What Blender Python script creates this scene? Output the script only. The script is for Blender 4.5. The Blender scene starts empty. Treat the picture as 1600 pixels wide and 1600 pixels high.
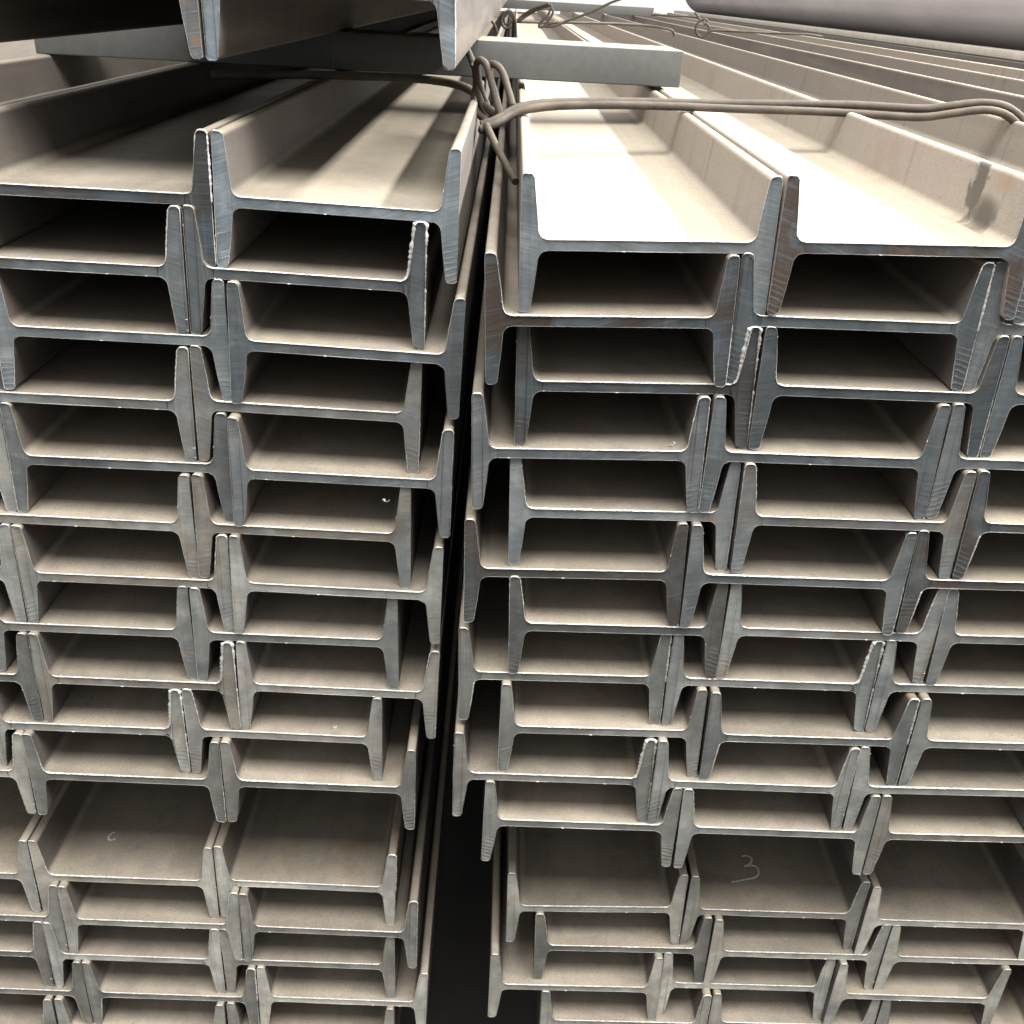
import bpy, bmesh, math, random
from mathutils import Vector, Matrix
from math import radians, sin, cos, pi

S = bpy.context.scene
COL = S.collection
H0 = 1.45                      # height of the camera above the ground; beam table heights are relative to it

# ------------------------------------------------------------------ camera
cam = bpy.data.cameras.new('camera')
cam.sensor_width = 36.0
cam.lens = 36.0 * 1601.0 / 1600.0
cam.clip_start, cam.clip_end = 0.02, 400.0
cam_o = bpy.data.objects.new('camera', cam)
COL.objects.link(cam_o)
p_, r_, y_ = 0.46974, -0.05881, 0.02423
f0 = Vector((sin(y_), cos(y_), 0)); x0 = Vector((cos(y_), -sin(y_), 0)); u0 = Vector((0, 0, 1))
fw = cos(p_) * f0 - sin(p_) * u0
dn = -(sin(p_) * f0 + cos(p_) * u0)
rt = cos(r_) * x0 + sin(r_) * dn
dd = -sin(r_) * x0 + cos(r_) * dn
m = Matrix((rt, -dd, -fw)).transposed().to_4x4()
m.translation = Vector((0, -0.8185, H0))
cam_o.matrix_world = m
S.camera = cam_o

# ------------------------------------------------------------------ world and lamps (open-sided shed, daylight)
W = bpy.data.worlds.new('World'); S.world = W; W.use_nodes = True
bg = W.node_tree.nodes['Background']
bg.inputs['Color'].default_value = (1.0, 0.985, 0.96, 1)
bg.inputs['Strength'].default_value = 0.32

def area(name, loc, target, sx, sy, power, color, spread=180):
    l = bpy.data.lights.new(name, 'AREA'); l.shape = 'RECTANGLE'; l.size = sx; l.size_y = sy
    l.energy = power; l.color = color; l.spread = radians(spread)
    o = bpy.data.objects.new(name, l); COL.objects.link(o)
    o.location = loc
    d = (Vector(target) - Vector(loc)).normalized()
    o.rotation_euler = d.to_track_quat('-Z', 'Y').to_euler()
    return o
# long roof-light strip high on the right, running with the beams
area('roof_light_strip', (3.2, 3.2, H0 + 2.55), (0.1, 3.2, H0 - 0.1), 9.0, 0.22, 400, (1.0, 0.97, 0.92))
# wide roof opening over the bundle ends, a little in front of them
area('roof_opening', (0.15, -0.72, H0 + 1.7), (0.15, -0.5, H0 - 0.4), 2.0, 1.15, 52, (1.0, 0.98, 0.95))

S.view_settings.view_transform = 'Standard'
S.view_settings.look = 'None'
S.view_settings.gamma = 1.0
S.view_settings.use_curve_mapping = False
S.view_settings.exposure = 1.78
S.cycles.max_bounces = 5
S.cycles.diffuse_bounces = 3
S.cycles.glossy_bounces = 2
BEAMS = [
 ('L', 0, -3, -0.9402, -0.1677, -0.02, 0.046),('L', 0, -2, -0.7383, -0.1657, -0.02, 0.042),('L', 0, -1, -0.5379, -0.1643, -0.02, 0.04),
 ('L', 0, 0, -0.3369, -0.1642, -0.02, 0.036),('L', 0, 1, -0.1361, -0.1661, -1.13, 0.0364),('L', 1, -1, -0.563, -0.2241, -0.26, 0.0344),
 ('L', 1, 0, -0.3627, -0.2227, -0.26, 0.0304),('L', 1, 1, -0.1623, -0.2238, -0.95, 0.0316),('L', 2, 0, -0.5305, -0.2824, -0.14, 0.0344),
 ('L', 2, 1, -0.3302, -0.2809, -0.14, 0.0304),('L', 2, 2, -0.1294, -0.2828, -1.2, 0.024),('L', 3, -1, -0.5665, -0.3414, -0.13, 0.032),
 ('L', 3, 0, -0.3657, -0.3407, -0.13, 0.028),('L', 3, 1, -0.1651, -0.3406, -0.89, 0.0286),('L', 4, -1, -0.737, -0.3999, -0.17, 0.0308),
 ('L', 4, 0, -0.5362, -0.3995, -0.17, 0.0268),('L', 4, 1, -0.3357, -0.399, 0.08, 0.0251),('L', 4, 2, -0.1349, -0.3996, -0.42, 0.017),
 ('L', 5, -1, -0.5732, -0.4585, -0.29, 0.0245),('L', 5, 0, -0.3724, -0.4581, -0.29, 0.0205),('L', 5, 1, -0.1717, -0.4575, -0.42, 0.0191),
 ('L', 6, -1, -0.7432, -0.5177, -0.09, 0.0223),('L', 6, 0, -0.5424, -0.5168, -0.09, 0.0183),('L', 6, 1, -0.3418, -0.5167, 0.09, 0.0169),
 ('L', 6, 2, -0.1414, -0.5159, -0.52, 0.0134),('L', 7, -1, -0.584, -0.5757, 0.14, 0.0212),('L', 7, 0, -0.3832, -0.5748, 0.14, 0.0172),
 ('L', 7, 1, -0.1828, -0.5745, 0.09, 0.0156),('L', 8, -1, -0.7445, -0.6342, -0.09, 0.0176),('L', 8, 0, -0.5437, -0.6339, -0.09, 0.0136),
 ('L', 8, 1, -0.3431, -0.6329, 0.0, 0.0122),('L', 8, 2, -0.1429, -0.6331, -0.35, 0.0137),('L', 9, -1, -0.5999, -0.6922, 0.16, 0.0151),
 ('L', 9, 0, -0.3991, -0.6919, 0.16, 0.0111),('L', 9, 1, -0.1985, -0.6913, -0.31, 0.0114),('L', 10, -1, -0.765, -0.7503, -0.15, 0.0093),
 ('L', 10, 0, -0.5641, -0.7506, -0.15, 0.0053),('L', 10, 1, -0.3637, -0.75, 0.0, 0.0037),('L', 10, 2, -0.1635, -0.7496, -0.14, 0.004),
 ('L', 11, -1, -0.7859, -0.9019, 0.03, 0.0138),('L', 11, 0, -0.5851, -0.9026, 0.03, 0.0098),('L', 11, 1, -0.3848, -0.9032, 0.01, 0.0107),
 ('L', 11, 2, -0.1846, -0.902, -0.44, 0.0114),('L', 12, -1, -0.76, -0.9604, -0.29, 0.0079),('L', 12, 0, -0.5594, -0.9611, -0.29, 0.0039),
 ('L', 12, 1, -0.3592, -0.9613, 0.16, 0.0026),('L', 12, 2, -0.159, -0.9604, -0.27, 0.0008),('L', 13, -1, -0.7857, -1.0187, -0.19, 0.0075),
 ('L', 13, 0, -0.5849, -1.0191, -0.19, 0.0035),('L', 13, 1, -0.3846, -1.0195, 0.04, 0.0028),('L', 13, 2, -0.1843, -1.019, 0.15, 0.0039),
 ('L', 14, -1, -0.7471, -1.0769, -0.31, 0.0028),('L', 14, 0, -0.5466, -1.0774, -0.31, -0.0012),('L', 14, 1, -0.3463, -1.0776, 0.18, -0.0011),
 ('L', 14, 2, -0.1463, -1.0771, -0.04, 0.0009),('L', 15, -1, -0.7874, -1.1352, -0.01, -0.0036),('L', 15, 0, -0.5866, -1.1356, -0.01, -0.0076),
 ('L', 15, 1, -0.3854, -1.1358, 0.02, -0.0063),('L', 15, 2, -0.1841, -1.1352, 0.05, -0.0035),('R', 0, 0, 0.113, -0.1727, 2.22, -0.0086),
 ('R', 0, 1, 0.3133, -0.1641, 1.76, -0.0117),('R', 0, 2, 0.5145, -0.1626, 1.23, -0.0087),('R', 0, 3, 0.7157, -0.1611, 1.23, -0.0057),
 ('R', 0, 4, 0.9169, -0.1596, 1.23, -0.0027),('R', 0, 5, 1.1181, -0.1581, 1.23, 0.0003),('R', 1, 0, 0.0882, -0.2324, 2.36, -0.0163),
 ('R', 1, 1, 0.2894, -0.2264, 0.79, -0.0088),('R', 1, 2, 0.4901, -0.2235, 1.01, -0.0054),('R', 1, 3, 0.6912, -0.2201, 1.01, -0.0024),
 ('R', 2, 0, 0.116, -0.2899, 1.99, -0.0081),('R', 2, 1, 0.3169, -0.2841, 0.69, -0.0104),('R', 2, 2, 0.5177, -0.2811, 0.98, -0.0098),
 ('R', 2, 3, 0.7189, -0.2779, 0.98, -0.0068),('R', 3, 0, 0.0815, -0.3501, 2.05, -0.0137),('R', 3, 1, 0.2823, -0.3441, 0.85, -0.0149),
 ('R', 3, 2, 0.483, -0.3397, 1.03, -0.0142),('R', 3, 3, 0.6842, -0.3365, 1.03, -0.0112),('R', 4, 0, 0.1165, -0.4078, 1.54, -0.0111),
 ('R', 4, 1, 0.3171, -0.4016, 0.8, -0.0192),('R', 4, 2, 0.5181, -0.3973, 0.91, -0.0198),('R', 4, 3, 0.7193, -0.3947, 0.91, -0.0168),
 ('R', 5, 0, 0.0787, -0.4676, 1.71, -0.0162),('R', 5, 1, 0.2794, -0.4628, 0.71, -0.0193),('R', 5, 2, 0.4801, -0.4569, 1.1, -0.0195),
 ('R', 5, 3, 0.6813, -0.4546, 1.1, -0.0165),('R', 6, 0, 0.1223, -0.5252, 1.2, -0.0155),('R', 6, 1, 0.3225, -0.5202, 0.73, -0.0158),
 ('R', 6, 2, 0.523, -0.5165, 1.2, -0.0164),('R', 6, 3, 0.7242, -0.5143, 1.2, -0.0134),('R', 7, 0, 0.0769, -0.585, 1.11, -0.0129),
 ('R', 7, 1, 0.2775, -0.5808, 0.71, -0.0146),('R', 7, 2, 0.4782, -0.5758, 1.1, -0.0155),('R', 7, 3, 0.6794, -0.5733, 1.1, -0.0125),
 ('R', 8, 0, 0.119, -0.6421, 1.1, -0.0201),('R', 8, 1, 0.3204, -0.6383, 0.86, -0.0246),('R', 8, 2, 0.5215, -0.634, 0.9, -0.0257),
 ('R', 8, 3, 0.7227, -0.6318, 0.9, -0.0227),('R', 9, 0, 0.0754, -0.7014, 0.56, -0.0232),('R', 9, 1, 0.2754, -0.6985, 0.29, -0.0265),
 ('R', 9, 2, 0.4761, -0.6942, 1.31, -0.0258),('R', 9, 3, 0.6772, -0.6914, 1.31, -0.0228),('R', 10, 0, 0.1078, -0.7591, 0.55, -0.026),
 ('R', 10, 1, 0.3085, -0.7563, 0.36, -0.0282),('R', 10, 2, 0.5091, -0.7531, 1.29, -0.0279),('R', 10, 3, 0.7103, -0.7503, 1.29, -0.0249),
 ('R', 11, 0, 0.1397, -0.9147, 2.28, 0.0069),('R', 11, 1, 0.341, -0.9119, 0.63, 0.0074),('R', 11, 2, 0.5408, -0.9095, 0.67, 0.0005),
 ('R', 11, 3, 0.7417, -0.907, 0.67, 0.0035),('R', 12, 0, 0.1747, -0.9731, 1.24, 0.0032),('R', 12, 1, 0.375, -0.9698, 0.87, 0.0011),
 ('R', 12, 2, 0.5759, -0.9673, 0.88, 0.001),('R', 12, 3, 0.7771, -0.9678, 0.88, 0.004),('R', 13, 0, 0.1252, -1.0322, 1.16, -0.0041),
 ('R', 13, 1, 0.3253, -1.0285, 0.84, 0.0033),('R', 13, 2, 0.5255, -1.0264, 0.33, -0.0049),('R', 14, 0, 0.1878, -1.089, 1.13, -0.0059),
 ('R', 14, 1, 0.3894, -1.0865, 1.06, -0.0024),('R', 14, 2, 0.5905, -1.0843, 0.87, -0.0012),('R', 14, 3, 0.7918, -1.0783, 0.87, 0.0018),
 ('T', 0, 0, -0.347, -0.0085, 0.4, 0.076),('T', 0, 1, -0.1457, -0.007, 0.9, 0.078),
]

# ------------------------------------------------------------------ node helpers
def new_mat(name):
    mt = bpy.data.materials.new(name); mt.use_nodes = True
    nt = mt.node_tree; nt.nodes.clear()
    out = nt.nodes.new('ShaderNodeOutputMaterial'); b = nt.nodes.new('ShaderNodeBsdfPrincipled')
    nt.links.new(b.outputs[0], out.inputs[0])
    return mt, nt, b
class N:
    def __init__(s, nt): s.nt = nt
    def node(s, t, **k):
        n = s.nt.nodes.new(t)
        for a, v in k.items(): setattr(n, a, v)
        return n
    def link(s, a, b): s.nt.links.new(a, b)
    def put(s, sock, v):
        if isinstance(v, bpy.types.NodeSocket): s.nt.links.new(v, sock)
        else: sock.default_value = v
    def attr(s, name):
        n = s.node('ShaderNodeAttribute', attribute_type='OBJECT', attribute_name=name); return n.outputs['Fac']
    def math(s, op, a, b=0.0, clamp=False):
        n = s.node('ShaderNodeMath', operation=op, use_clamp=clamp); s.put(n.inputs[0], a); s.put(n.inputs[1], b); return n.outputs[0]
    def mix(s, f, a, b, blend='MIX'):
        n = s.node('ShaderNodeMix', data_type='RGBA', blend_type=blend)
        s.put(n.inputs[0], f)
        s.put(n.inputs[6], a if isinstance(a, bpy.types.NodeSocket) else tuple(a) + (1,))
        s.put(n.inputs[7], b if isinstance(b, bpy.types.NodeSocket) else tuple(b) + (1,)); return n.outputs[2]
    def ramp(s, f, lo, hi):
        n = s.node('ShaderNodeMapRange', clamp=True, interpolation_type='SMOOTHSTEP'); s.put(n.inputs[0], f)
        n.inputs[1].default_value = lo; n.inputs[2].default_value = hi; return n.outputs[0]
    def coords(s, scale=(1, 1, 1), rot=(0, 0, 0)):
        tc = s.node('ShaderNodeTexCoord'); sd = s.attr('seed')
        cx = s.node('ShaderNodeCombineXYZ')
        s.link(s.math('MULTIPLY', sd, 3.71), cx.inputs[0]); s.link(s.math('MULTIPLY', sd, 1.93), cx.inputs[1]); s.link(s.math('MULTIPLY', sd, 5.17), cx.inputs[2])
        mp = s.node('ShaderNodeMapping'); mp.inputs['Rotation'].default_value = rot; mp.inputs['Scale'].default_value = scale
        s.link(tc.outputs['Object'], mp.inputs[0])
        ad = s.node('ShaderNodeVectorMath', operation='ADD'); s.link(mp.outputs[0], ad.inputs[0]); s.link(cx.outputs[0], ad.inputs[1])
        return ad.outputs[0]
    def noise(s, vec, scale, detail=4, rough=0.55, dist=0.0):
        n = s.node('ShaderNodeTexNoise'); s.link(vec, n.inputs['Vector']); n.inputs['Scale'].default_value = scale
        n.inputs['Detail'].default_value = detail; n.inputs['Roughness'].default_value = rough; n.inputs['Distortion'].default_value = dist
        return n.outputs['Fac']
    def bump(s, h, strength, dist, prev=None):
        n = s.node('ShaderNodeBump'); s.link(h, n.inputs['Height']); n.inputs['Strength'].default_value = strength; n.inputs['Distance'].default_value = dist
        if prev: s.link(prev, n.inputs['Normal'])
        return n.outputs[0]

def mill_scale(name, stain=False):
    """rolled faces: grey-brown mill scale, tan dusting settled on what faces up"""
    mt, nt, b = new_mat(name); n = N(nt)
    v1 = n.coords(); v2 = n.coords((26, 1.6, 26)); 
    big = n.noise(v1, 9, 5); streak = n.noise(v2, 1.0, 4)
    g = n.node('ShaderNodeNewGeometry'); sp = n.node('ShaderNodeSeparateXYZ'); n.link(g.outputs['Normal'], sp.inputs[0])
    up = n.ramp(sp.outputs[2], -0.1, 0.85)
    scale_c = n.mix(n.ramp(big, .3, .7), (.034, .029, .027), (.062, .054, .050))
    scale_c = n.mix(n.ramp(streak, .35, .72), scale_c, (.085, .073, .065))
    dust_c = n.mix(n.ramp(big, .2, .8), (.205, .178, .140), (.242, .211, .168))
    td = n.attr('topdust_light')                    # uncovered top layer is dustier; bounce light and shade are painted in too
    dust_c = n.mix(td, dust_c, (.290, .254, .196)); scale_c = n.mix(n.math('MULTIPLY', td, .8), scale_c, (.245, .216, .192))
    st2 = n.noise(n.coords((46, 1.1, 9)), 1.0, 4, .6)
    dust_c = n.mix(n.math('MULTIPLY', n.ramp(st2, .40, .72), .17), dust_c, (.105, .090, .074))
    patch = n.ramp(n.noise(v1, 24, 5, .65, .4), .36, .62)
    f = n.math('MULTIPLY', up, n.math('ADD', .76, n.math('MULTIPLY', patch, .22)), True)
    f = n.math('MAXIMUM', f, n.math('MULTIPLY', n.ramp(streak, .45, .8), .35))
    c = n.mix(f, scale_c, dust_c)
    rust = n.ramp(n.noise(v1, 6.5, 5, .7), .55, .72)
    c = n.mix(n.math('MULTIPLY', rust, n.attr('rusty')), c, (.155, .090, .052))
    drips = n.math('MULTIPLY', n.ramp(n.noise(n.coords((7, 38, 2.2)), 1.0, 3), .58, .72), n.math('SUBTRACT', 1.0, up))
    c = n.mix(n.math('MULTIPLY', drips, .38), c, (.045, .040, .034))
    grain = n.node('ShaderNodeMapRange'); n.link(n.noise(v1, 620, 2, .8), grain.inputs[0]); grain.inputs[1].default_value = .25; grain.inputs[2].default_value = .75
    grain.inputs[3].default_value = .74; grain.inputs[4].default_value = 1.26
    gx = n.node('ShaderNodeCombineXYZ')
    for i in range(3): n.link(n.math('MULTIPLY', grain.outputs[0], n.attr('mill')), gx.inputs[i])
    c = n.mix(1.0, c, gx.outputs[0], 'MULTIPLY')
    spots = n.ramp(n.noise(v1, 210, 2, .5), .70, .76)
    c = n.mix(n.math('MULTIPLY', spots, .45), c, (.04, .035, .03))
    if stain:     # dried grease run and a bared patch on one inner face
        tc = n.node('ShaderNodeTexCoord'); so = n.node('ShaderNodeSeparateXYZ'); n.link(tc.outputs['Object'], so.inputs[0])
        wob = n.math('MULTIPLY', n.math('SUBTRACT', n.noise(v1, 70, 4), .5), .045)
        def blob(y0, z0, ry, rz, soft):
            dy = n.math('DIVIDE', n.math('SUBTRACT', n.math('ADD', so.outputs[1], wob), y0), ry)
            dz = n.math('DIVIDE', n.math('SUBTRACT', so.outputs[2], z0), rz)
            q = n.math('ADD', n.math('MULTIPLY', dy, dy), n.math('MULTIPLY', dz, dz))
            return n.math('SUBTRACT', 1.0, n.ramp(q, 1 - soft, 1 + soft))
        inside = n.ramp(so.outputs[0], .0985, .0975)
        d1 = n.math('MAXIMUM', blob(.094, .036, .012, .034, .7), blob(.066, .016, .022, .014, .9))
        c = n.mix(n.math('MULTIPLY', n.math('MULTIPLY', d1, .85), inside), c, (.050, .045, .036))
        c = n.mix(n.math('MULTIPLY', n.math('MULTIPLY', blob(.048, .046, .022, .009, .8), .55), inside), c, (.24, .165, .115))
    n.link(c, b.inputs['Base Color'])
    b.inputs['Roughness'].default_value = .62; b.inputs['Specular IOR Level'].default_value = .35
    n.link(n.bump(n.noise(v1, 110, 3, .65),   .15, .0005), b.inputs['Normal'])
    return mt

def cut_steel():
    """sawn ends: blue-grey bare steel with saw arcs, brown and dusty films; lower rows dustier, and paler for bounce light put into the colour"""
    mt, nt, b = new_mat('sawn_steel'); n = N(nt)
    v1 = n.coords(); dust = n.attr('dust'); tone = n.attr('tone'); bro = n.attr('brown')
    big = n.noise(v1, 16, 5, .6, .6); mid = n.noise(v1, 48, 5, .62)
    c = n.mix(n.ramp(big, .2, .8), (.072, .088, .102), (.136, .164, .184))
    c = n.mix(n.math('MULTIPLY', n.ramp(mid, .48, .75), .6), c, (.200, .228, .242))
    c = n.mix(n.math('MULTIPLY', n.ramp(n.noise(v1, 14, 4, .65, .8), .40, .58), bro), c, (.085, .066, .055))
    # saw arcs
    tc = n.node('ShaderNodeTexCoord'); mp = n.node('ShaderNodeMapping'); n.link(tc.outputs['Object'], mp.inputs[0])
    ro = n.node('ShaderNodeCombineXYZ'); n.link(n.math('MULTIPLY', n.attr('saw'), 1.0), ro.inputs[1]); n.link(ro.outputs[0], mp.inputs['Rotation'])
    w = n.node('ShaderNodeTexWave', wave_type='BANDS', bands_direction='Z', wave_profile='SAW'); n.link(mp.outputs[0], w.inputs[0])
    w.inputs['Scale'].default_value = 66; w.inputs['Distortion'].default_value = 2.2; w.inputs['Detail'].default_value = 1; w.inputs['Detail Scale'].default_value = 1.4
    so = n.node('ShaderNodeSeparateXYZ'); n.link(tc.outputs['Object'], so.inputs[0])
    mask = n.math('MULTIPLY', n.ramp(n.noise(v1, 26, 2), .42, .60), n.ramp(so.outputs[2], -.010, -.034))
    ms = n.node('ShaderNodeMapping'); n.link(mp.outputs[0], ms.inputs[0]); ms.inputs['Scale'].default_value = (14, 1, 420)
    scr = n.noise(ms.outputs[0], 1.0, 3, .7)
    c = n.mix(n.math('MULTIPLY', n.ramp(scr, .52, .72), .30), c, (.26, .285, .295))
    c = n.mix(n.math('MULTIPLY', n.ramp(scr, .46, .30), .32), c, (.035, .036, .036))
    arcs = n.math('MULTIPLY', n.math('MULTIPLY', n.ramp(w.outputs[1], .5, .98), mask), n.attr('arcs'))
    c = n.mix(n.math('MULTIPLY', arcs, .75), c, (.42, .45, .45))
    # orange heat or rust touches
    c = n.mix(n.math('MULTIPLY', n.ramp(n.noise(v1, 30, 3), .64, .74), .6), c, (.17, .10, .068))
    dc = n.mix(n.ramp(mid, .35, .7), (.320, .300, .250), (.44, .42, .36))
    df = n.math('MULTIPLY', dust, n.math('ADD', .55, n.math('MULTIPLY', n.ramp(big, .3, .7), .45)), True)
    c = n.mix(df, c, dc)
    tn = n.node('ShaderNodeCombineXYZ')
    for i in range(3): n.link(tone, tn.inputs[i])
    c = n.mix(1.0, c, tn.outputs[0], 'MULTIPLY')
    n.link(c, b.inputs['Base Color'])
    n.link(n.math('SUBTRACT', .42, n.math('MULTIPLY', df, .42)), b.inputs['Metallic'])
    n.link(n.math('ADD', .40, n.math('MULTIPLY', df, .22)), b.inputs['Roughness'])
    n.link(n.bump(n.math('ADD', n.math('MULTIPLY', scr, .5), n.math('MULTIPLY', arcs, 1.2)), .6, .0009), b.inputs['Normal'])
    return mt

def plain(name, c1, c2, scale=40, rough=.6, metal=0.0, bump=.3, bd=.0006, stretch=(1, 1, 1), dusty=0.0):
    mt, nt, b = new_mat(name); n = N(nt); v = n.coords(stretch)
    a = n.noise(v, scale, 5, .6); 
    c = n.mix(n.ramp(a, .3, .7), c1, c2)
    if dusty:
        g = n.node('ShaderNodeNewGeometry'); sp = n.node('ShaderNodeSeparateXYZ'); n.link(g.outputs['Normal'], sp.inputs[0])
        c = n.mix(n.math('MULTIPLY', n.ramp(sp.outputs[2], .35, .95), n.math('MULTIPLY', n.ramp(n.noise(v, scale * .4, 4), .2, .6), dusty)), c, (.30, .262, .20))
    n.link(c, b.inputs['Base Color'])
    b.inputs['Roughness'].default_value = rough; b.inputs['Metallic'].default_value = metal
    n.link(n.bump(n.noise(v, scale * 5, 4, .6), bump, bd), b.inputs['Normal'])
    return mt

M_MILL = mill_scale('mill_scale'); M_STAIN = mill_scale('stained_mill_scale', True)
M_CUT = cut_steel()
M_BURR = plain('bright_burr', (.28, .28, .27), (.50, .49, .46), 300, .5, .1)
M_WIRE = plain('rusty_wire', (.020, .014, .009), (.048, .034, .022), 45, .72, .0, .5, .0007, dusty=.14)
M_BAR = plain('spacer_steel', (.046, .047, .044), (.056, .057, .054), 90, .6, .0, .2, .0004, dusty=.95)
M_BATTEN = plain('pale_flat_steel', (.50, .46, .39), (.62, .58, .50), 30, .6)
M_PIPE = plain('pipe_steel', (.45, .43, .46), (.54, .52, .55), 6, .36, .1, .2, .001, (1, .3, 1))
M_CHALK = plain('chalk', (.36, .35, .32), (.50, .49, .45), 600, .9)
M_GROUND = plain('concrete_ground', (.015, .014, .013), (.028, .026, .023), 3, .85, 0, .4, .003)

# ------------------------------------------------------------------ object helpers
def mesh_obj(name, me, parent=None, mats=(), props=None, loc=(0, 0, 0)):
    o = bpy.data.objects.new(name, me); COL.objects.link(o); o.location = loc
    for k_, v_ in (props or {}).items(): o[k_] = v_
    if mats and not me.materials:
        for mt in mats: me.materials.append(mt)
    if parent: o.parent = parent
    return o
def root(name, label, cat, loc=(0, 0, 0), group=None):
    o = bpy.data.objects.new(name, None); COL.objects.link(o); o.location = loc; o.empty_display_size = .05
    o['label'] = label; o['category'] = cat; o['kind'] = 'thing'
    if group: o['group'] = group
    return o
def finish(bm, name, angle=35):
    bmesh.ops.recalc_face_normals(bm, faces=bm.faces)
    me = bpy.data.meshes.new(name); bm.to_mesh(me); bm.free()
    me.shade_smooth(); me.set_sharp_from_angle(angle=radians(angle)); return me
def box_mesh(name, sx, sy, sz, bev=.003):
    bm = bmesh.new(); bmesh.ops.create_cube(bm, size=1)
    bmesh.ops.scale(bm, vec=(sx, sy, sz), verts=bm.verts)
    bmesh.ops.bevel(bm, geom=list(bm.edges), offset=bev, segments=3, affect='EDGES', profile=.5)
    return finish(bm, name)
def spline(pts, per=8):
    P = [Vector(p) for p in pts]; out = []
    for i in range(len(P) - 1):
        a = P[max(i - 1, 0)]; b = P[i]; c = P[i + 1]; d = P[min(i + 2, len(P) - 1)]
        for k in range(per):
            t = k / per
            out.append(.5 * ((2 * b) + (c - a) * t + (2 * a - 5 * b + 4 * c - d) * t * t + (3 * b - a - 3 * c + d) * t ** 3))
    out.append(P[-1]); return out
def tube(name, pts, r, sides=10, per=8, flat=1.0, jit=0.0, rnd=None):
    C = spline(pts, per); bm = bmesh.new(); rings = []
    up = None
    for i, p in enumerate(C):
        t = (C[min(i + 1, len(C) - 1)] - C[max(i - 1, 0)]).normalized()
        if up is None:
            up = Vector((0, 0, 1)) if abs(t.z) < .9 else Vector((1, 0, 0))
        up = (up - t * up.dot(t)).normalized(); sd = t.cross(up)
        rr = r * (1 + (rnd.uniform(-jit, jit) if rnd else 0))
        rings.append([bm.verts.new(p + rr * (cos(2 * pi * k / sides) * sd + flat * sin(2 * pi * k / sides) * up)) for k in range(sides)])
    for a, b in zip(rings, rings[1:]):
        for k in range(sides): bm.faces.new((a[k], a[(k + 1) % sides], b[(k + 1) % sides], b[k]))
    bm.faces.new(rings[0]); bm.faces.new(rings[-1])
    return finish(bm, name, 60)

# ------------------------------------------------------------------ the rolled section
HB, B2, TW, TT, SL = .0993, .05375, .0042, .0094, 1 / 9.0
def arc(cx, cy, r, a0, a1, k):
    return [(cx + r * cos(radians(a0 + (a1 - a0) * i / k)), cy + r * sin(radians(a0 + (a1 - a0) * i / k))) for i in range(k + 1)]
def tk(v): return TT + (B2 - abs(v)) * SL
RF = .0078                                    # root fillet
TROOT = tk(TW + RF)
UC = HB - TROOT - RF * 1.02                   # where the web part ends and the flange part begins
def quarter():
    """upper right quarter of the outline: outer face middle -> tip -> inner slope -> fillet -> web"""
    q = [(HB, 0.0), (HB, B2 * .5)]
    q += arc(HB - .0028, B2 - .0028, .0028, 0, 90, 4)
    r = .0042; q += arc(HB - TT - .0002 + r, B2 - r, r, 90, 180 + 6.3, 5)
    v1 = TW + RF
    q += [(HB - tk(B2 * .55), B2 * .55)]
    q += arc(HB - TROOT - RF, v1, RF, 0 - 6.3, -90, 6)[0:]
    q[-1] = (UC, TW)
    return q
Q = quarter()
def flange_outline(side, lean=0.0):
    up = [(u, v) for u, v in Q]
    dnn = [(u, -v) for u, v in reversed(Q)][:-1]
    pts = up + dnn                            # outer mid -> up -> web top cut ; web bottom cut -> down -> outer mid
    if side < 0: pts = [(-u, v) for u, v in reversed(pts)]
    return [leaned(u, v, lean) for u, v in pts]
def leaned(u, v, lean):
    return (u + lean * v * min(1.0, max(0.0, (abs(u) - UC) / .012)), v)
def web_outline():
    k = 10
    top = [(UC - 2 * UC * i / k, TW) for i in range(k + 1)]
    bot = [(-UC + 2 * UC * i / k, -TW) for i in range(k + 1)]
    return top, bot
def wobble(rnd, n, amp):
    ph = [(rnd.uniform(0, 6.28), rnd.uniform(.3, 1.7), rnd.uniform(.3, 1)) for _ in range(5)]
    return [amp * (sum(a * sin(p + f * i) for p, f, a in ph) / 2 + rnd.uniform(-.5, .5)) for i in range(n)]
def extrude_part(name, loops, rnd, length, closed, cap, amp=.00022):
    """sweep an outline along +Y: slightly ragged at the sawn end, straight after 5 mm"""
    bm = bmesh.new(); n_ = len(loops)
    wx = wobble(rnd, n_, amp); wz = wobble(rnd, n_, amp); wy = [abs(a) * 2.5 for a in wobble(rnd, n_, amp)]
    ys = [0.0, .005, .25, length]
    R_ = []
    for k, y in enumerate(ys):
        R_.append([bm.verts.new((u + (wx[i] if k == 0 else 0), y + (wy[i] if k == 0 else 0), v + (wz[i] if k == 0 else 0))) for i, (u, v) in enumerate(loops)])
    rng = range(n_) if closed else None
    for a, b in zip(R_, R_[1:]):
        for i in range(n_):
            j = (i + 1) % n_
            if (i, j) in cap: continue
            bm.faces.new((a[i], a[j], b[j], b[i]))
    f1 = bm.faces.new(R_[0]); f2 = bm.faces.new(list(reversed(R_[-1])))
    f1.material_index = 1; f2.material_index = 1
    bmesh.ops.triangulate(bm, faces=[f1, f2])
    me = finish(bm, name, 30)
    return me
def resample(pts, step):
    out = []
    for (a, b) in zip(pts, pts[1:] + pts[:1]):
        L = math.hypot(b[0] - a[0], b[1] - a[1]); k = max(1, int(L / step))
        for i in range(k): out.append((a[0] + (b[0] - a[0]) * i / k, a[1] + (b[1] - a[1]) * i / k))
    return out
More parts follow.
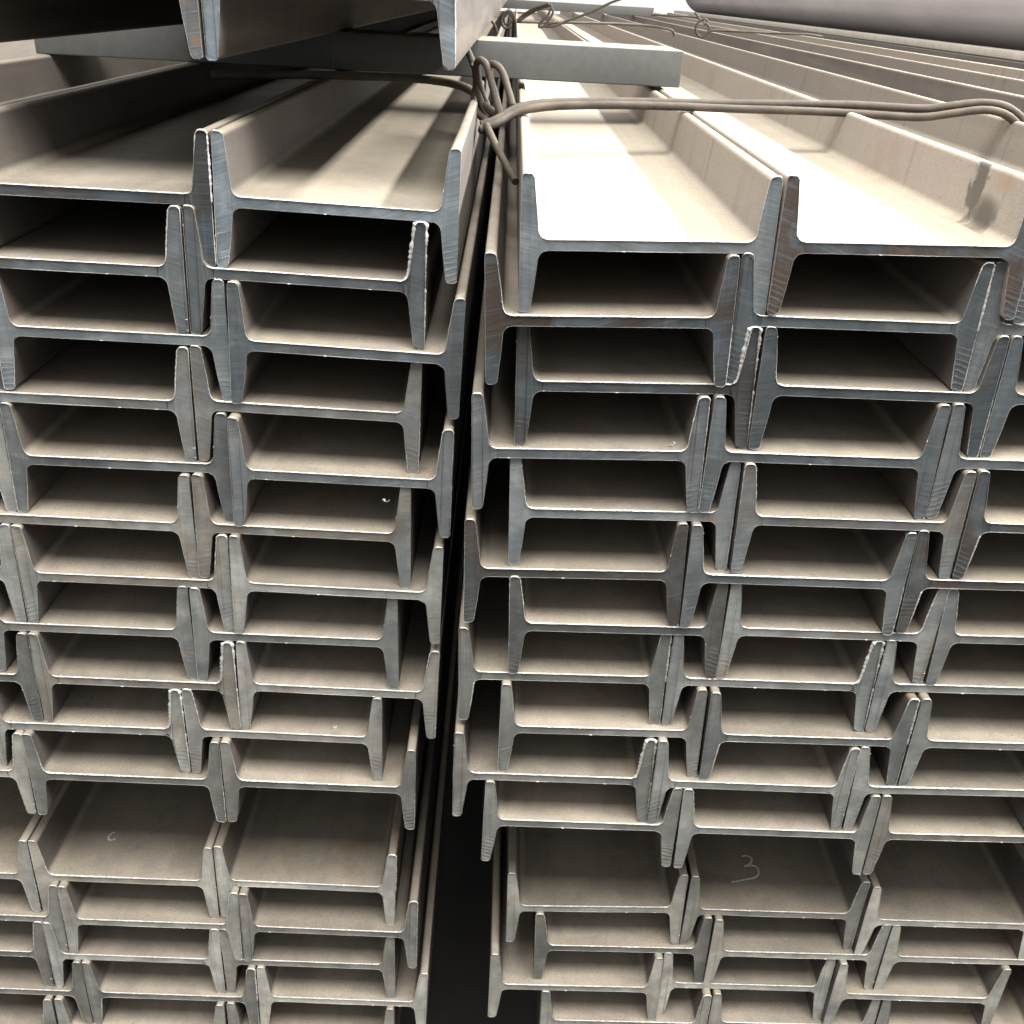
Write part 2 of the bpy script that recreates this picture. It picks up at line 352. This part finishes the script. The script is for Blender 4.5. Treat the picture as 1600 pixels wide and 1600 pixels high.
def burr_mesh(name, rnd, rough=1.0, lr=0.0, ll=0.0):
    """thin ragged lip left by the saw round the whole outline"""
    upq = [(u, v) for u, v in Q]
    ring = upq + [(-u, v) for u, v in reversed(upq)] + [(-u, -v) for u, v in upq[1:]] + [(u, -v) for u, v in reversed(upq[1:])]
    ring = [leaned(u, v, lr if u > 0 else ll) for u, v in ring]
    pts = resample(ring, .0016); n_ = len(pts)
    bm = bmesh.new(); rings = []
    big = wobble(rnd, n_, 1.0)
    p1, p2 = rnd.uniform(0, 6), rnd.uniform(0, 6)
    env = [max(0, .6 * sin(i * .043 + p1) + .6 * sin(i * .017 + p2)) for i in range(n_)]
    for i, (u, v) in enumerate(pts):
        a, b = pts[i - 1], pts[(i + 1) % n_]
        tx, tz = b[0] - a[0], b[1] - a[1]; L = math.hypot(tx, tz) or 1; nx, nz = tz / L, -tx / L
        if nz > .8: r = .00045 + .00030 * abs(big[i]) + .00045 * env[i] * rnd.random()
        elif nz < -.5: r = .00004 + .0004 * max(0, env[i] - .8)
        else: r = .00010 + rough * .00042 * max(0, env[i] - .25) * (.4 + rnd.random())
        if rnd.random() < .003: r += rnd.uniform(.0003, .0007)
        w = rnd.uniform(-.0001, .00015) + (.0003 if nz > .8 else 0)
        c = Vector((u + nx * w, -.0001, v + nz * w))
        rings.append([bm.verts.new(c + Vector((nx * r, 0, nz * r))), bm.verts.new(c + Vector((0, -r * 1.3, 0))), bm.verts.new(c + Vector((-nx * r * .6, .0002, -nz * r * .6)))])
    for _ in range(rnd.randrange(1, 4)):       # slivers of torn metal still hanging on
        u, v = pts[rnd.randrange(n_)]; L = rnd.uniform(.0010, .0032); an = rnd.uniform(0, 6.28)
        d = Vector((cos(an) * L, -rnd.uniform(.0003, .0016), sin(an) * L)); sd = Vector((-sin(an), 0, cos(an))) * rnd.uniform(.0002, .0005); c = Vector((u, -.0002, v))
        q = [bm.verts.new(c - sd), bm.verts.new(c + sd), bm.verts.new(c + Vector((0, -.0006, 0))), bm.verts.new(c + d)]
        for t in ((0, 1, 3), (1, 2, 3), (2, 0, 3), (0, 2, 1)): bm.faces.new([q[x] for x in t])
    for i in range(n_):
        a, b = rings[i], rings[(i + 1) % n_]
        for k in range(3): bm.faces.new((a[k], a[(k + 1) % 3], b[(k + 1) % 3], b[k]))
    return finish(bm, name, 60)

VAR = []
LEN = 9.0
LEAN = [(.004, -.008), (-.012, .010), (.014, .012), (0, 0), (-.006, -.014), (.010, -.012), (-.014, .004), (.006, .014)]
AMP = [.0002, .0003, .00025, .0005, .0002, .0004, .0006, .0003]
for k in range(8):
    rnd = random.Random(100 + k)
    lr, ll = LEAN[k]
    fr = flange_outline(1, lr); fl = flange_outline(-1, ll)
    nq = len(Q)
    capR = {(nq - 1, nq)}                     # the butt joint with the web stays open
    mr = extrude_part('flange', fr, rnd, LEN, True, capR, AMP[k])
    # mirrored outline: find its joint
    jl = [i for i in range(len(fl)) if abs(fl[i][0] + UC) < 1e-9]
    ml = extrude_part('flange', fl, rnd, LEN, True, {(min(jl), max(jl))}, AMP[k])
    top, bot = web_outline(); wl = top + bot
    mw = extrude_part('web', wl, rnd, LEN, True, {(len(top) - 1, len(top)), (len(wl) - 1, 0)})
    mb = burr_mesh('saw_burr', rnd, [1.4, .8, 3.4, 1.4, 1, 2.8, 4.4, .9][k], lr, ll)
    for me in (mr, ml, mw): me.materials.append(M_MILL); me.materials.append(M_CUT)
    mb.materials.append(M_BURR)
    VAR.append((mw, ml, mr, mb))

ORD = ['first', 'second', 'third', 'fourth', 'fifth', 'sixth', 'seventh', 'eighth', 'ninth', 'tenth', 'eleventh']
TOPW = {0: 'top'}
def beam_label(st, lay, col, cmin, cmax):
    low = lay >= 11
    row = lay - 11 if low else lay
    rowt = ('top row' if row == 0 else ORD[row] + ' row down') if not (low and row == 4 and st == 'L') else 'fifth row down'
    if st == 'L': bun, pos = ('lower left bundle' if low else 'upper left bundle'), cmax - col
    else: bun, pos = ('lower right bundle' if low else 'upper right bundle'), col - cmin
    post = 'at the gap' if pos == 0 else ORD[pos] + ' from the gap'
    return 'steel I-beam in the %s, %s, %s' % (bun, rowt, post)
BEAM = {}
def add_beam(st, lay, col, x, z, tilt, y, label, group):
    rnd = random.Random(hash((ord(st), lay, col)) & 0xffff)
    o = root('steel_beam', label, 'beam', (x, y, H0 + z), group)
    o.rotation_euler = (0, -radians(tilt), 0)
    low = lay >= 11
    if st in 'TQ': dust, tone, bro = .0, 1.25, .5
    else:
        dust = (.80 if low else .03 + .072 * lay) + rnd.uniform(-.12, .12)  # dustier low bundles, plus bounce light painted in row by row
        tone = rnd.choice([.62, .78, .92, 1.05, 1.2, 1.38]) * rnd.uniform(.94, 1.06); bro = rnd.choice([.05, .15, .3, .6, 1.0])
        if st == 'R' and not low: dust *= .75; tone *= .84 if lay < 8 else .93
    pr = dict(seed=rnd.uniform(0, 9), arcs=(0.0 if st in 'TQ' or low else rnd.choice([0.0, .25, .6, 1.0])), dust=max(0, min(1, dust)), tone=tone, brown=bro, saw=rnd.uniform(-.45, .5), mill=rnd.uniform(.76, 1.2), rusty=rnd.choice([.1, .2, .35, .6]) * (.5 if lay == 0 else 1), topdust_light=0.0)
    if lay == 0: pr['topdust_light'] = {'R': .95, 'L': .45, 'T': .05, 'Q': .5}[st]  # high: dusty and bounce-lit colour; lower where shade is painted in
    if st == 'R' and lay == 0 and col == 3: pr['topdust_light'] = .12
    if st == 'L' and lay == 0 and col < 1: pr['topdust_light'] = .05  # shade of the upper beams painted in as a darker colour
    mw, ml, mr, mb = VAR[rnd.randrange(8)]
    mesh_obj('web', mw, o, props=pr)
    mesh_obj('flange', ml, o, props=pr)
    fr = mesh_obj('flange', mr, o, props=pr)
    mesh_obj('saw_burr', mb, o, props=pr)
    BEAM[(st, lay, col)] = (o, fr)
    return o

# ------------------------------------------------------------------ the setting
gm = bpy.data.meshes.new('ground'); gm.from_pydata([(-60, -30, 0), (60, -30, 0), (60, 90, 0), (-60, 90, 0)], [], [(0, 1, 2, 3)])
g = mesh_obj('ground', gm, mats=[M_GROUND]); g['kind'] = 'structure'; g['seed'] = 1.0

# ------------------------------------------------------------------ the bundles
ext = {}
for st, lay, col, *_ in BEAMS:
    a, b = ext.get((st, lay), (99, -99)); ext[(st, lay)] = (min(a, col), max(b, col))
for st, lay, col, x, z, t, y in BEAMS:
    if st == 'T':
        lab = 'steel I-beam lying on the spacer above the left bundle, ' + ('its right flange hanging free' if col == 1 else 'next to the dark corner')
        add_beam(st, lay, col, x, z, t, y, lab, 'beams laid on top of the left stack')
    else:
        gp = {'L': ('upper left bundle', 'lower left bundle'), 'R': ('upper right bundle', 'lower right bundle')}[st][lay >= 11]
        add_beam(st, lay, col, x, z, t, y, beam_label(st, lay, col, *ext[(st, lay)]), 'beams of the ' + gp)
# one inner face carries a dried grease run
fr = BEAM[('R', 0, 1)][1]
fr.data = fr.data.copy(); fr.data.materials[0] = M_STAIN
fr['label'] = 'flange with a dark grease run and a bared patch'

# two more beams of a neighbouring stack beyond the narrow black slot on the right, with pipe on them
add_beam('Q', 0, 0, 1.46, -.1527, 0, .3, 'steel I-beam under the pale flat bar, beyond the black slot', 'beams under the pipe')
add_beam('Q', 0, 1, 1.665, -.1527, 0, .3, 'steel I-beam directly under the big pipe', 'beams under the pipe')
fb = mesh_obj('flat_bar', box_mesh('flat_bar', .07, 8.9, .022, .002), mats=[M_BATTEN], props=dict(seed=2.), loc=(1.440, 4.75, H0 - .0878))
fb['label'] = 'long pale flat bar lying beside the foot of the big pipe'; fb['category'] = 'flat bar'
bm = bmesh.new(); rings = []
for (rr, y) in ((.205, 9.3), (.215, 9.3), (.215, .35), (.205, .35)):
    rings.append([bm.verts.new((rr * cos(2 * pi * k / 64), y, rr * sin(2 * pi * k / 64))) for k in range(64)])
for a, b in zip(rings, rings[1:] + rings[:1]):
    for k in range(64): bm.faces.new((a[k], a[(k + 1) % 64], b[(k + 1) % 64], b[k]))
pp = mesh_obj('steel_pipe', finish(bm, 'steel_pipe', 40), mats=[M_PIPE], props=dict(seed=4.), loc=(1.695, 0, H0 - .0988 + .2150))
pp['label'] = 'big grey lilac steel pipe lying along the top right'; pp['category'] = 'pipe'

# spacers between the layers of bundles
def spacer(p0, p1, zb, zt, depth, label):
    a = Vector((p0[0], p0[1], H0 + (zb + zt) / 2)); b = Vector((p1[0], p1[1], H0 + (zb + zt) / 2)); d = b - a
    o = mesh_obj('spacer_bar', box_mesh('spacer_bar', d.length, depth, zt - zb, .002), mats=[M_BAR], props=dict(seed=p0[1] * 3 + zb), loc=(a + b) / 2)
    o.rotation_euler = (0, 0, math.atan2(d.y, d.x)); o['label'] = label; o['category'] = 'spacer bar'; o['group'] = 'spacer bars between bundles'
    return o
spacer((-.650, .77), (.2365, .815), -.1100, -.0620, .13, 'grey steel spacer bar across both stacks, behind the near tie wire')
spacer((-.60, 6.8), (.93, 6.86), -.1040, -.0500, .13, 'far grey spacer bar across the top, near the white background')

spacer((-.85, .82), (-.09, .82), -1.445, -1.1935, .14, 'dark sleeper on the floor under the left stack')
spacer((.05, .82), (.80, .82), -1.445, -1.1480, .14, 'dark sleeper on the floor under the right stack')

# ------------------------------------------------------------------ tie wires
rw = random.Random(5)
t1 = root('tie_wire', 'thick double tie wire arching over the right bundle', 'wire', (0, .4, H0 - .12), 'tie wires')
def strand(parent, name, pts, r, jit=.03, per=8):
    off = Vector(parent.location) - Vector((0, 0, H0))
    return mesh_obj(name, tube(name, [Vector(p) - off for p in pts], r, 10, per, 1.0, jit, rw), parent, [M_WIRE], dict(seed=rw.uniform(0, 9)))
A = [(-0.0295, 0.37, -0.1325), (-0.0138, 0.375, -0.1269), (-0.0002, 0.39, -0.1198), (0.0137, 0.4, -0.1141), (0.0461, 0.42, -0.1102), (0.1053, 0.44, -0.1075), (0.1813, 0.46, -0.106), (0.2598, 0.48, -0.1051), (0.338, 0.49, -0.1026), (0.4097, 0.5, -0.1005), (0.464, 0.5, -0.1005), (0.4989, 0.5, -0.1001), (0.5325, 0.5, -0.0947), (0.5624, 0.5, -0.0903), (0.5875, 0.5, -0.0911), (0.6073, 0.5, -0.098), (0.622, 0.5, -0.1088), (0.6362, 0.5, -0.1256), (0.6504, 0.5, -0.1584), (0.6686, 0.5, -0.2192)]
Bs = [(-0.0305, 0.36, -0.136), (-0.0142, 0.365, -0.1298), (0.0007, 0.38, -0.1221), (0.0159, 0.39, -0.1163), (0.0496, 0.41, -0.1124), (0.1084, 0.43, -0.1099), (0.1841, 0.45, -0.1091), (0.2624, 0.47, -0.1097), (0.3367, 0.48, -0.1088), (0.4085, 0.49, -0.1089), (0.4627, 0.49, -0.1096), (0.4973, 0.49, -0.1085), (0.5306, 0.49, -0.1025), (0.5602, 0.49, -0.0973), (0.5804, 0.49, -0.0977), (0.5981, 0.49, -0.1032), (0.6128, 0.49, -0.114), (0.6251, 0.49, -0.1301), (0.6373, 0.49, -0.1592), (0.6548, 0.49, -0.218)]
strand(t1, 'strand', A, .0050)
strand(t1, 'strand', Bs, .0048)
strand(t1, 'loop', [(-0.0085, 0.4, -0.1266), (-0.0143, 0.41, -0.1118), (-0.021, 0.42, -0.093), (-0.0269, 0.425, -0.0765), (-0.0337, 0.43, -0.0706), (-0.0388, 0.44, -0.0754), (-0.0371, 0.45, -0.0907), (-0.0305, 0.45, -0.1094), (-0.023, 0.44, -0.1253), (-0.0235, 0.42, -0.137)], .0040)
strand(t1, 'loop', [(0.0037, 0.4, -0.1133), (-0.0021, 0.41, -0.0979), (-0.0094, 0.42, -0.0812), (-0.0177, 0.425, -0.0741), (-0.0242, 0.435, -0.0763), (-0.0231, 0.44, -0.0892), (-0.0165, 0.44, -0.1064), (-0.0112, 0.43, -0.1216)], .0040)
strand(t1, 'tail', [(-0.0237, 0.36, -0.1311), (-0.0143, 0.33, -0.1439), (-0.0024, 0.29, -0.1572), (0.0102, 0.25, -0.1705)], .0040)
t2 = root('tie_wire', 'dark tie wire crossing the left bundle to the tangle in the gap', 'wire', (-.1, .45, H0 - .1), 'tie wires')
strand(t2, 'strand', [(-0.3551, 0.5, -0.1074), (-0.2911, 0.52, -0.1054), (-0.2329, 0.54, -0.1037), (-0.1874, 0.55, -0.1034), (-0.1402, 0.55, -0.1024), (-0.0921, 0.54, -0.1028), (-0.0636, 0.52, -0.1048), (-0.0446, 0.49, -0.1086), (-0.0343, 0.46, -0.116), (-0.0222, 0.43, -0.1222), (-0.0122, 0.41, -0.1265)], .0050)
strand(t2, 'loop', [(-0.0513, 0.47, -0.0629), (-0.0447, 0.46, -0.0742), (-0.0388, 0.455, -0.0884), (-0.0358, 0.45, -0.1062), (-0.029, 0.44, -0.1221), (-0.0209, 0.42, -0.1307)], .0040)
strand(t2, 'loop', [(-0.0413, 0.45, -0.0761), (-0.0394, 0.46, -0.097), (-0.041, 0.46, -0.1143), (-0.0347, 0.44, -0.128), (-0.0249, 0.41, -0.1326), (-0.0295, 0.38, -0.1389)], .0042)
t3 = root('tie_wire', 'far tie wire with a sprung tangle of loops above the gap', 'wire', (.1, 2.9, H0 - .08), 'tie wires')
strand(t3, 'strand', [(0.0076, 2.6, -0.082), (0.0937, 2.65, -0.0804), (0.1942, 2.7, -0.0772), (0.3222, 2.8, -0.0758), (0.4305, 2.85, -0.077), (0.4831, 2.85, -0.0817), (0.515, 2.85, -0.0876), (0.5252, 2.85, -0.1021)], .0042)
strand(t3, 'strand', [(0.0113, 2.6, -0.0783), (0.0333, 2.6, -0.0598), (0.0664, 2.58, -0.0405), (0.1031, 2.56, -0.0281)], .0040)
strand(t3, 'strand', [(0.0171, 2.6, -0.0797), (0.0412, 2.6, -0.0628), (0.0742, 2.58, -0.0435), (0.1109, 2.56, -0.0311)], .0040)
strand(t3, 'loop', [(0.1094, 2.5, -0.0372), (0.1141, 2.5, -0.0504), (0.104, 2.5, -0.0677), (0.0904, 2.5, -0.087), (0.0755, 2.5, -0.0895), (0.0821, 2.5, -0.0756), (0.0996, 2.5, -0.0579), (0.1059, 2.5, -0.0408)], .0036)
strand(t3, 'loop', [(0.1122, 2.5, -0.0774), (0.0942, 2.5, -0.0885), (0.1239, 2.5, -0.0836), (0.1639, 2.5, -0.0663), (0.2273, 2.5, -0.0411), (0.2808, 2.5, -0.0149), (0.3167, 2.5, -0.0014)], .0036)
strand(t3, 'loop', [(0.0077, 2.55, -0.0842), (-0.0012, 2.55, -0.0607), (-0.0167, 2.55, -0.053), (-0.0312, 2.55, -0.0657), (-0.034, 2.55, -0.0864), (-0.022, 2.55, -0.0995), (-0.0031, 2.55, -0.0951)], .0042)
strand(t3, 'loop', [(0.0015, 2.55, -0.0742), (-0.0127, 2.55, -0.0579), (-0.0271, 2.55, -0.0723), (-0.0225, 2.55, -0.0892), (-0.004, 2.55, -0.0796)], .0036)
strand(t3, 'tail', [(-0.0858, 2.55, -0.0754), (-0.0685, 2.55, -0.0796), (-0.0546, 2.55, -0.0943), (-0.0461, 2.55, -0.1146)], .0038)
t4 = root('tie_wire', 'far tie wire with a small round knot on the right-hand beams', 'wire', (.9, 3.3, H0 - .08), 'tie wires')
strand(t4, 'strand', [(0.522, 3.5, -0.0525), (0.6243, 3.5, -0.0515), (0.6927, 3.5, -0.0523), (0.7236, 3.5, -0.0638)], .0040)
strand(t4, 'strand', [(0.6932, 3.3, -0.1177), (0.7093, 3.3, -0.0977), (0.7361, 3.3, -0.0889), (0.811, 3.3, -0.0882), (0.9281, 3.3, -0.0873), (1.0686, 3.3, -0.0852), (1.1283, 3.3, -0.0905)], .0042)
strand(t4, 'loop', [(0.7125, 3.35, -0.0609), (0.6975, 3.35, -0.0542), (0.68, 3.35, -0.0647), (0.6711, 3.35, -0.0864), (0.6784, 3.35, -0.1053), (0.6964, 3.35, -0.1151), (0.7137, 3.35, -0.1034), (0.7205, 3.35, -0.0838), (0.7117, 3.35, -0.0715), (0.6976, 3.35, -0.0723)], .0042)
strand(t4, 'tail', [(0.6673, 3.4, -0.0345), (0.6808, 3.4, -0.0466), (0.6897, 3.4, -0.0589)], .0036)

# ------------------------------------------------------------------ chalk marks on two webs of the lower bundles
def chalk(key, pts, w, label):
    o = BEAM[key][0]
    mk = mesh_obj('chalk_mark', tube('chalk_mark', [(x - o.location.x, y - o.location.y, TW + .0002) for x, y in pts], w, 6, 6, .22, .25, rw), o, [M_CHALK], dict(seed=1.))
    mk['label'] = label
chalk(('R', 11, 1), [(.3215, .0885), (.3255, .0905), (.3305, .0885), (.3322, .0845), (.3285, .0780), (.3215, .0735), (.3290, .0752), (.3345, .0735), (.3365, .0675), (.3345, .0610), (.3285, .0560), (.3190, .0535), (.3095, .0505), (.3010, .0485)], .0012, 'chalk numeral 3')
chalk(('L', 11, 1), [(-.4190, .0775), (-.4225, .0755), (-.4240, .0705), (-.4222, .0655), (-.4180, .0655), (-.4155, .0680)], .0010, 'small chalk hook')

# ------------------------------------------------------------------ a few bright shavings caught on the webs
def shaving(x, y, z, n_turn, size, label):
    p = Vector((x, y, H0 + z)); px = 900 + 400 * x; rs = random.Random(int(px))
    pts = [Vector((size * (.5 * cos(k * n_turn * .9) + .16 * k), size * rs.uniform(-.15, .15) + size * .1 * k, size * (.35 + .35 * sin(k * n_turn * .9)))) for k in range(7)]
    o = mesh_obj('metal_shaving', tube('metal_shaving', pts, size * .16, 6, 5, .35, .3, rs), mats=[M_BURR], props=dict(seed=px * .01), loc=p)
    o['label'] = label; o['category'] = 'shaving'; o['group'] = 'metal shavings'
shaving(0.1521, -0.004, -0.3426, 1.5, .0040, 'curled bright metal shaving in the right bundle, fourth row, beside a flange')
shaving(-0.0982, 0.02, -0.4223, 1.2, .0042, 'bright metal shaving on a web of the left bundle near the gap')
shaving(-0.1493, 0.012, -0.6785, 1.9, .0036, 'bright metal shaving on the tenth-row web of the left bundle')
